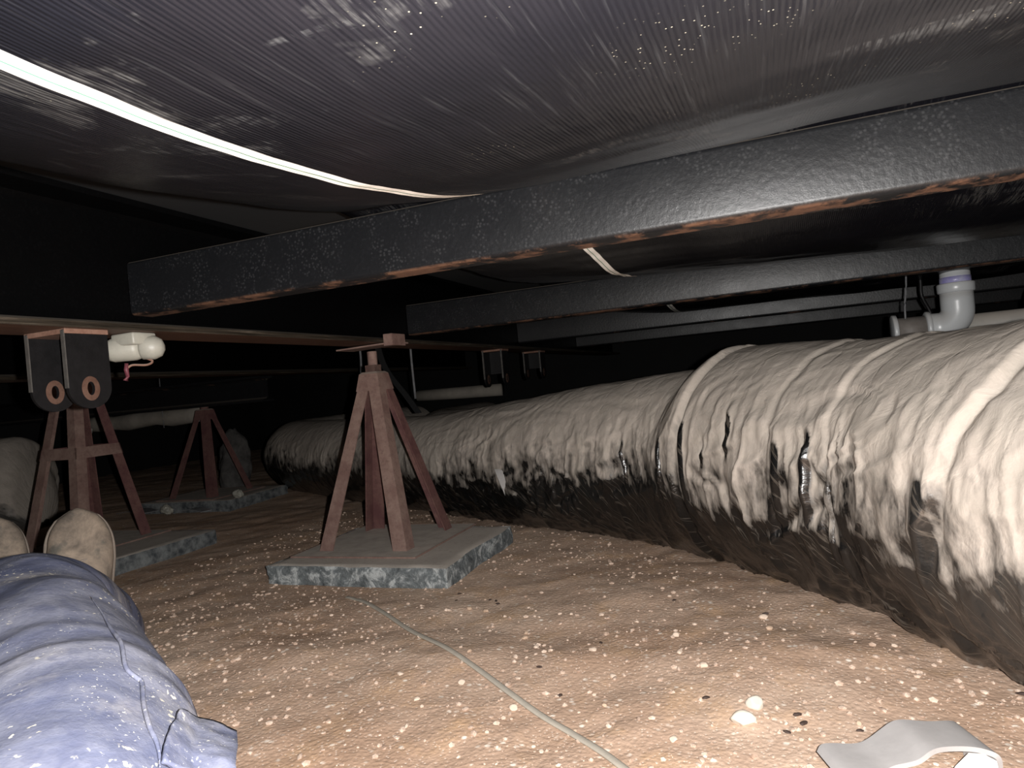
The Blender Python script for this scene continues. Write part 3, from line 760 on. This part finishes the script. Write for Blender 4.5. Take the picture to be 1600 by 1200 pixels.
ribbon('hanger_strap', [(.80, 2.64, .627), (.80, 2.63, .66), (.81, 2.62, .69), (.83, 2.62, .697), (.88, 2.62, .67), (.93, 2.63, .632)], .020, .0015, 'strap', 'perforated metal strap looped over the dusty waste pipe at the right edge', 'strap', across=(0.9, .3, .3))
bm = bmesh.new(); add_tube(bm, catmull([(.428, 2.50, .625), (.43, 2.50, .67), (.44, 2.52, .72), (.45, 2.54, .80), (.455, 2.55, .86)], 6), .003, 8)
tag(bm_obj('hanging_wire', bm, M['wire'], None, True), 'thin grey wire hanging down to the brown pipe stub', 'wire')
bm = bmesh.new(); add_tube(bm, catmull([(.535, 2.62, .60), (.52, 2.62, .65), (.50, 2.61, .70), (.50, 2.61, .75), (.50, 2.61, .86)], 6), .006, 8)
tag(bm_obj('black_cable', bm, M['hang'], None, True), 'dark cable hanging just left of the white riser', 'cable')

# ------------------------------------------------------------------ dim things at the back
bm = bmesh.new()
pts = [(-4.35+.13*k, 3.33+.006*math.sin(k), .505+.0015*k+.006*math.sin(k*1.7)) for k in range(9)]
add_tube(bm, pts, [.050+.006*math.sin(k*2.3) for k in range(9)], 16, ref=Vector((0, 1, 0)))
tag(bm_obj('insulated_pipe', bm, M['pale'], None, True), 'pale dusty pipe hanging in the dark left of the farthest stand', 'pipe')
for xx in (-4.1, -3.6):
    bm = bmesh.new(); add_tube(bm, [(xx, 3.28, .45), (xx, 3.275, .60), (xx, 3.28, .954)], .003, 6)
    tag(bm_obj('pipe_hanger_wire', bm, M['wire'], None, True), 'thin wire holding the pale dusty pipe at the back', 'wire', 'wires holding the pale pipe')
bm = bmesh.new(); add_tube(bm, [(-2.35, 4.35, .505), (-2.0, 4.38, .50), (-1.72, 4.4, .498)], .042, 14, ref=Vector((0, 1, 0)))
bm_ = tag(bm_obj('insulated_pipe', bm, M['pale'], None, True), 'short dusty pipe seen over the duct just right of the middle stand', 'pipe')
for (x0, y0, z0, z1, dx, lb) in ((-1.93, 3.0, .60, .955, -.03, 'thin grey cable hanging left of the middle stand, in the dark behind'), (-1.64, 3.0, .50, .955, .01, 'thin grey cable hanging right of the middle stand, in the dark behind')):
    bm = bmesh.new(); add_tube(bm, catmull([(x0+dx*.3, y0, z0), (x0, y0, (z0+z1)/2), (x0+dx, y0, z1)], 5), .006, 8)
    tag(bm_obj('hanging_cable', bm, M['wire'], None, True), lb, 'cable')
ribbon('hanging_strap', [(-1.60, 2.95, .43), (-1.66, 2.95, .52), (-1.76, 2.95, .66), (-1.80, 2.95, .80), (-1.82, 2.95, .955)], .035, .003, 'dark', 'dark webbing strap slanting down behind the middle stand', 'strap', across=(1, 0, 0))
def crumple(name, loc, size, mat, label, cat, seed, group=None):
    bm = bmesh.new(); bmesh.ops.create_icosphere(bm, subdivisions=4, radius=1)
    co = np.array([v.co[:] for v in bm.verts])
    f = 1+.45*fbm(co[:, 0]*1.3+seed, co[:, 1]*1.3, co[:, 2]*1.3, 4, seed)+.12*(1-np.abs(fbm(co[:, 0]*4, co[:, 1]*4+seed, co[:, 2]*4, 2, seed+1))*2)
    for v, k in zip(bm.verts, f): v.co = Vector((v.co.x*size[0]*k, v.co.y*size[1]*k, v.co.z*size[2]*k))+Vector(loc)
    o = bm_obj(name, bm, M[mat], None, True); return tag(o, label, cat, group)
crumple('torn_insulation', (-3.95, 2.98, .47), (.07, .04, .05), 'pvc_dirty', 'crumpled pale torn insulation at the far left, behind the braced stand', 'insulation', 5)
crumple('torn_insulation', (-3.32, 3.55, .17), (.11, .07, .19), 'skirt2', 'dim crumpled insulation on the ground between the farthest stand and the bend of the duct', 'insulation', 8)
for i, (x, y, sx, m_, lb) in enumerate(((-3.02, 2.72, .030, 'white', 'yellowish scrap lying in front of the farthest stand, left one'), (-2.66, 2.86, .028, 'white', 'yellowish scrap on the pad corner right of the farthest stand'))):
    crumple('foam_scrap', (x, y, .03 if i == 0 else .082), (sx, sx*.7, sx*.8), m_, lb, 'scrap', 12+i)
ribbon('plastic_scrap', [(-3.35, 2.75, .02), (-3.22, 2.72, .035), (-3.1, 2.68, .028)], .10, .003, 'wire', 'grey flat scrap on the ground left of the farthest pad', 'scrap')
ribbon('plastic_scrap', [(-2.92, 2.70, .02), (-2.8, 2.69, .04), (-2.70, 2.67, .03)], .06, .003, 'strap', 'shiny grey plastic scrap on the ground in front of the farthest pad', 'scrap')

# ------------------------------------------------------------------ cable on the ground
gp = [(-1.10, 1.534), (-1.02, 1.49), (-.906, 1.408), (-.77, 1.30), (-.636, 1.202), (-.53, 1.125), (-.446, 1.058), (-.375, 1.005), (-.309, .959), (-.238, .898), (-.17, .82), (-.12, .70)]
c3 = [(x, y, float(ground_h(x, y))+(.005 if 0 < i else -.004)) for i, (x, y) in enumerate(gp)]
cc = catmull(c3, 8); bm = bmesh.new()
cc[:, 2] = np.maximum(cc[:, 2], ground_h(cc[:, 0], cc[:, 1])+.0025)
cc[0, 2] -= .006
rings = add_tube(bm, [tuple(p) for p in cc], .0062, 10, sx=1., sy=.45)
tag(bm_obj('ground_cable', bm, M['cable'], None, True), 'flat grey cable lying across the sand, running from the middle pad towards the camera', 'cable')

# ------------------------------------------------------------------ bent steel bracket lower right
root = empty('steel_bracket', (.13, .90, 0), 'grey bent steel bracket with a cut end painted flash-bright, lying at the bottom right', 'bracket')
e1 = Vector((.937, .350, 0)); e2 = Vector((-.35, .937, 0))
O = Vector((.030, .902, 0)); prof = catmull([(0, .030, 0), (.012, .037, 0), (.046, .037, 0), (.066, .043, 0), (.086, .050, 0), (.108, .060, 0), (.140, .058, 0), (.170, .054, 0), (.185, .045, 0), (.189, .02, 0), (.189, .0, 0)], 6)
th = .006; bm = bmesh.new()
up3 = Vector((0, 0, 1)); rows = []
for i, p in enumerate(prof):
    t = prof[min(i+1, len(prof)-1)]-prof[max(i-1, 0)]; t = t/np.linalg.norm(t); nn = np.array([-t[1], t[0]])
    w2 = .034+.004*math.sin(i*.3)
    row = []
    for (dn, dv) in ((0, -w2), (0, w2), (-th, w2), (-th, -w2)):
        q = p[:2]+nn*dn; row.append(bm.verts.new(O+e1*q[0]+up3*q[1]+e2*dv))
    rows.append(row)
for a, b in zip(rows[:-1], rows[1:]):
    for k in range(4): bm.faces.new((a[k], a[(k+1) % 4], b[(k+1) % 4], b[k]))
bm.faces.new(rows[0][::-1]); bm.faces.new(rows[-1]); bmesh.ops.recalc_face_normals(bm, faces=bm.faces)
o = bm_obj('bent_plate', bm, M['steel'], root, True); m = o.modifiers.new('edge', 'EDGE_SPLIT'); m.split_angle = R(40)
bm = bmesh.new()  # cut end facing the flash, its bright lighting painted in
add_prism(bm, [(.118, .0), (.120, .015), (.135, .036), (.152, .0500), (.170, .0475), (.180, .041), (.1825, .02), (.1825, .0)], O-e2*.0375, e1, up3, e2, .006)
o = bm_obj('flash_lit_end', bm, M['shiny'], root); o['label'] = 'bare cut end plate with the flash glare painted in'

# ------------------------------------------------------------------ stones and grit
pro = []
for sd in range(5):
    bm = bmesh.new(); bmesh.ops.create_icosphere(bm, subdivisions=3, radius=1)
    co = np.array([v.co[:] for v in bm.verts])
    cuts = rng.normal(size=(9, 3)); cuts /= np.linalg.norm(cuts, axis=1)[:, None]
    for c_, dd in zip(cuts, rng.uniform(.55, .9, 9)):
        pr = co@c_; over = np.clip(pr-dd, 0, None); co = co-over[:, None]*c_
    co *= (1+.10*fbm(co[:, 0]*2, co[:, 1]*2, co[:, 2]*2, 3, sd))[:, None]
    for v, q in zip(bm.verts, co): v.co = q
    me = bpy.data.meshes.new('stone'); bm.to_mesh(me); bm.free(); me.polygons.foreach_set('use_smooth', [True]*len(me.polygons)); pro.append(me)
mats_ = {}
def stone(x, y, s_, mat, label, group=None, name='stone', flat=.6, el=1.):
    sd = random.randrange(5); key = (sd, mat)
    if key not in mats_:
        me = pro[sd].copy(); me.materials.append(M[mat]); mats_[key] = me
    o = bpy.data.objects.new(name, mats_[key]); COL.objects.link(o)
    o.scale = (s_*el, s_*random.uniform(.65, .9), s_*flat); o.rotation_euler = (random.uniform(-.2, .2), random.uniform(-.2, .2), random.uniform(0, 6.3))
    o.location = (x, y, float(ground_h(x, y))+s_*flat*.3)
    return tag(o, label, 'stone' if name == 'stone' else 'debris', group)
stone(-.060, 1.075, .015, 'wstone', 'white angular stone chip on the sand, upper of the pair left of the steel bracket', el=1.0, flat=.8)
stone(-.075, 1.030, .017, 'wstone', 'white angular stone, lower of the pair left of the steel bracket', el=1.1, flat=.75)
for i in range(26):
    while True:
        x, y = random.uniform(-.75, .25), random.uniform(.92, 1.75)
        if y < 1.9+.0 and (x-.2)*.9+(y-1.3)*.75 < 0 and x > -.9*y+.45*0-.2 + (0 if y > 1 else .05): break
    k = i % 3
    stone(x, y, random.uniform(.005, .010), 'stone' if k else 'stone2', 'small pale pebble half sunk in the sandy ground', 'pale pebbles on the sand')
for i in range(16):
    x, y = random.uniform(-.8, .2), random.uniform(.95, 1.6)
    if (x-.2)*.9+(y-1.3)*.75 > 0: continue
    stone(x, y, random.uniform(.0035, .0055), 'chip', 'tiny dark brown seed or dropping lying on the sand', 'dark specks on the sand', 'dropping', .6, 1.5)
stone(.312, 1.19, .006, 'chip', 'dark seed pod lying right against the foot of the duct at the right edge', name='seed_pod', el=1.7)
# uncountable grit
N = 26000
base = []
for sd in range(3):
    bm = bmesh.new(); bmesh.ops.create_icosphere(bm, subdivisions=1, radius=1)
    co = np.array([v.co[:] for v in bm.verts]); co *= (1+.25*rng.uniform(-1, 1, len(co)))[:, None]; base.append((co, np.array([[v.index for v in f.verts] for f in bm.faces]))); bm.free()
yy = .62+2.4*rng.uniform(0, 1, N)**1.8; xx = rng.uniform(-1.9, .75, N)
dens = fbm(xx*3, yy*3, 0, 3, 77); keep = (dens > -.25+.5*rng.uniform(-1, 1, N)) & (xx*.9+yy*.75 < 1.2) & ~((np.abs(xx+1.143) < .3) & (np.abs(yy-1.878) < .25)); xx, yy = xx[keep], yy[keep]
sz = .0009+.0052*rng.uniform(0, 1, len(xx))**5.0
zz = ground_h(xx, yy)
Vs, Fs, o_ = [], [], 0
for i in range(len(xx)):
    co, fc = base[i % 3]; a = rng.uniform(0, 6.28); c, s_ = math.cos(a), math.sin(a)
    q = co*np.array([1.2, .85, .65])*sz[i]; q = np.stack([c*q[:, 0]-s_*q[:, 1]+xx[i], s_*q[:, 0]+c*q[:, 1]+yy[i], q[:, 2]+zz[i]+sz[i]*.25], 1)
    Vs.append(q); Fs.append(fc+o_); o_ += len(q)
me = bpy.data.meshes.new('gravel_grit'); me.from_pydata(np.concatenate(Vs).tolist(), [], np.concatenate(Fs).tolist())
tag(link('gravel_grit', me, M['gravel'], None, False), 'fine pale grit scattered over the sandy ground', 'gravel', kind='stuff')

# ------------------------------------------------------------------ the person lying on the ground
person = empty('person', (-.60, .20, 0), 'person lying back in dusty blue jeans and tan work boots, legs stretched out', 'person')
HIP = Vector((-.40, -.06, .15))
def leg_path(dx, dk):
    return [(HIP.x+.02+dx*.55, HIP.y-.10, .15), (HIP.x+.02+dx*.8, HIP.y+.04, .165), (-.405+dx*.9, .14, .195), (-.468+dx, .300, .238), (-.624+dx, .408, .264), (-.795+dx, .516, .286), (-.921+dx, .600, .283+dk), (-.985+dx, .706, .232+dk), (-1.072+dx, .800, .172), (-1.17+dx, .872, .130), (-1.20+dx, .905, .115)]
rads = [.125, .13, .122, .104, .099, .088, .078, .074, .068, .064, .064]
bm = bmesh.new()
def fine(pts, rd, n=6):
    c = catmull([(*p, r_) for p, r_ in zip(pts, rd)], n); return [tuple(q[:3]) for q in c], [float(q[3]) for q in c]
for dx, dk in ((0, 0), (-.235, -.02)):
    p, r_ = fine(leg_path(dx, dk), rads); add_tube(bm, p, r_, 28)
p, r_ = fine([(HIP.x-.10, HIP.y-.34, .16), (HIP.x-.10, HIP.y-.22, .155), (HIP.x-.10, HIP.y-.08, .15), (HIP.x-.10, HIP.y+.03, .15)], [.135, .145, .14, .09]); add_tube(bm, p, r_, 28, sx=1.25, sy=.95)
bmesh.ops.recalc_face_normals(bm, faces=bm.faces)
tmp = bm_obj('tmp', bm, None, None)
md = tmp.modifiers.new('r', 'REMESH'); md.mode = 'VOXEL'; md.voxel_size = .0048
m2 = tmp.modifiers.new('s', 'SMOOTH'); m2.factor = .5; m2.iterations = 10
dg = bpy.context.evaluated_depsgraph_get(); me = bpy.data.meshes.new_from_object(tmp.evaluated_get(dg))
bpy.data.objects.remove(tmp)
n = len(me.vertices); co = np.empty(n*3, np.float32); me.vertices.foreach_get('co', co); co = co.reshape(-1, 3).astype(float)
no = np.empty(n*3, np.float32); me.vertices.foreach_get('normal', no); no = no.reshape(-1, 3)
x, y, z = co.T
ax = np.array([-.62, .70, 0]); ax = ax/np.linalg.norm(ax); al = co@ax
q = 1-np.abs(fbm(al*7+.8*fbm(x*5, y*5, z*5, 2, 6), x*2.2, z*2.2, 3, 61))*2.2
q2 = 1-np.abs(fbm(x*8, y*8, z*8, 3, 67))*2.2
kn = np.exp(-((al-.93)/.22)**2)
disp = .0045*np.clip(q, -1, 1)*(1+.5*kn)+.0030*np.clip(q2, -1, 1)+.006*fbm(x*6, y*6, z*6, 3, 71)
co += no*disp[:, None]
co[:, 2] = np.maximum(co[:, 2], .022)
me.vertices.foreach_set('co', co.reshape(-1).astype(np.float32)); me.update()
tr = link('jeans', me, M['denim'], person, True)
BT = bpy.context  # (unused)
from mathutils.bvhtree import BVHTree
dgm = bmesh.new(); dgm.from_mesh(me); bvh = BVHTree.FromBMesh(dgm)
# raised side seam and pocket flap lie on the cloth
cam_p = Vector((0, 0, CAM_Z))
def on_cloth(dirv, lift=.002):
    hit = bvh.ray_cast(cam_p, dirv.normalized()); 
    return None if hit[0] is None else hit[0]+hit[1]*lift
SEAM = [(.62, .44, .40), ]
def dirpix(px, py): return fw+rt*((px-800)/FPX)+up*((600-py)/FPX)
pts = [on_cloth(dirpix(a, b), .0015) for a, b in ((140, 935), (158, 960), (172, 985), (188, 1008), (195, 1045), (212, 1062), (220, 1070), (223, 1105), (232, 1140), (243, 1165), (247, 1200), (238, 1260))]
pts = [p for p in pts if p is not None]
if len(pts) > 3:
    bm = bmesh.new(); c = catmull([tuple(p) for p in pts], 5)
    add_tube(bm, [tuple(p) for p in c], [.0015*min(1, i/12, (len(c)-1-i)/12)+.0002 for i in range(len(c))], 8); o = bm_obj('side_seam', bm, M['denim'], None, True); o.parent = tr
fl = [[(273, 1120), (300, 1128), (322, 1146)], [(262, 1142), (298, 1152), (328, 1170)], [(250, 1168), (290, 1182), (334, 1196)], [(246, 1200), (292, 1215), (345, 1228)]]
rows = []
for rw in fl:
    rr_ = []
    for a, b in rw:
        p = on_cloth(dirpix(a, b), .006); rr_.append(p)
    rows.append(rr_)
dgm.free()
last = None
for i in range(4):
    for k in range(3):
        if rows[i][k] is None:   # beyond the cloth edge: continue the flap outwards
            nb = rows[i][k-1] or last
            rows[i][k] = nb+Vector((.030, .006, -.010)) if nb is not None else Vector((-.4, .4, .25))
        last = rows[i][k]
P = np.array([[tuple(p) for p in rw] for rw in rows])
Pf = np.zeros((25, 17, 3))
for i in range(25):
    for k in range(17):
        a, b = i/24*3, k/16*2; i0, k0 = min(int(a), 2), min(int(b), 1); fa, fb = a-i0, b-k0
        Pf[i, k] = P[i0, k0]*(1-fa)*(1-fb)+P[i0+1, k0]*fa*(1-fb)+P[i0, k0+1]*(1-fa)*fb+P[i0+1, k0+1]*fa*fb
Pf[..., 2] += .0025*fbm(Pf[..., 0]*60, Pf[..., 1]*60, 0, 3, 90)
o = grid_obj('pocket_flap', Pf, M['denim'], None); o.parent = tr
sm = o.modifiers.new('t', 'SOLIDIFY'); sm.thickness = .003
for ob_ in (tr,):
    pass

def boot(px_, py_, turn, lean, nm):
    """built toe-up: x across, z towards the toe, y away from the wearer is the sole side"""
    st_ = [  # t along heel..toe, half width, top (instep) offset, sole offset
        (-.005, .030, .040, .052), (.015, .038, .055, .056), (.06, .041, .062, .056), (.11, .039, .058, .050), (.16, .047, .046, .046), (.20, .054, .036, .044), (.235, .0555, .030, .043), (.265, .050, .025, .042), (.288, .038, .018, .040), (.305, .020, .008, .036)]
    zz_ = np.linspace(-.005, .308, 60); zc = np.array([s_[0] for s_ in st_])
    hw = np.interp(zz_, zc, [s_[1] for s_ in st_]); tp = np.interp(zz_, zc, [s_[2] for s_ in st_]); bt = np.interp(zz_, zc, [s_[3] for s_ in st_])
    for a_ in (hw, tp, bt): a_[:] = np.convolve(np.r_[[a_[0]]*3, a_, [a_[-1]]*3], np.ones(7)/7, 'valid')
    hw[-1] = .006; hw[-2] = .016; hw[-3] = .024; tp[-1] = .0
    yaw, tilt = turn, lean
    Mx = Matrix.Rotation(yaw, 3, 'Z') @ Matrix.Rotation(tilt, 3, 'X')
    org = Vector((px_, py_, .062))
    def ring_mesh(name, lo_f, hi_f, wid, mat, nz_=0):
        A = np.linspace(0, 2*math.pi, 48, endpoint=False)
        P = np.zeros((60, 48, 3))
        for i in range(60):
            for k, a in enumerate(A):
                cx_, sy_ = math.cos(a), math.sin(a)
                e = 2.4
                X_ = wid[i]*np.sign(cx_)*abs(cx_)**(2/e)
                y0_, y1_ = lo_f[i], hi_f[i]
                Y_ = (y0_+y1_)/2+(y1_-y0_)/2*np.sign(sy_)*abs(sy_)**(2/e)
                P[i, k] = Mx @ Vector((X_, Y_, zz_[i]))
        P += np.array(org)
        if nz_: P += nz_*fbm(P[..., 0]*30, P[..., 1]*30, P[..., 2]*30, 3, 5)[..., None]*np.array([.6, -1, .3])
        bm_cap = None
        return grid_obj(name, P, mat, None, wrap_v=True)
    root_ = ring_mesh(nm, -tp-.0, bt-.012, hw, M['boot'], .0035)
    so = ring_mesh('sole', bt-.016, bt+.004, hw+.006, M['sole'])
    so.parent = root_
    # shaft
    bm = bmesh.new(); a = Mx @ Vector((0, -.005, .03)); 
    p0 = org+Mx @ Vector((0, 0, .035)); p1 = org+Mx @ Vector((.0, -.06, .05)); p2 = org+Mx @ Vector((.0, -.13, .075))
    add_tube(bm, [tuple(p0), tuple(p1), tuple(p2)], [.050, .052, .056], 24); s2 = bm_obj('shaft', bm, M['boot'], None, True); s2.parent = root_
    # laces across the instep
    bm = bmesh.new()
    for j in range(4):
        zl = .12+.028*j; yl = -np.interp(zl, zz_, tp)-.001
        c = [org+Mx @ Vector((xx_, yl+abs(xx_)*.35+.000, zl+.01*xx_/.02*(1 if j % 2 else -1)*.3)) for xx_ in (-.026, -.013, 0, .013, .026)]
        add_tube(bm, [tuple(p) for p in c], .0022, 6)
    l_ = bm_obj('laces', bm, M['sole'], None, True); l_.parent = root_
    return root_
b1 = boot(-1.237, .915, R(55)+0, R(-12), 'boot')
b2 = boot(-1.395, .862, R(62), R(-12), 'boot')
for b_ in (b1, b2):
    b_.parent = person; b_.location = -Vector(person.location)
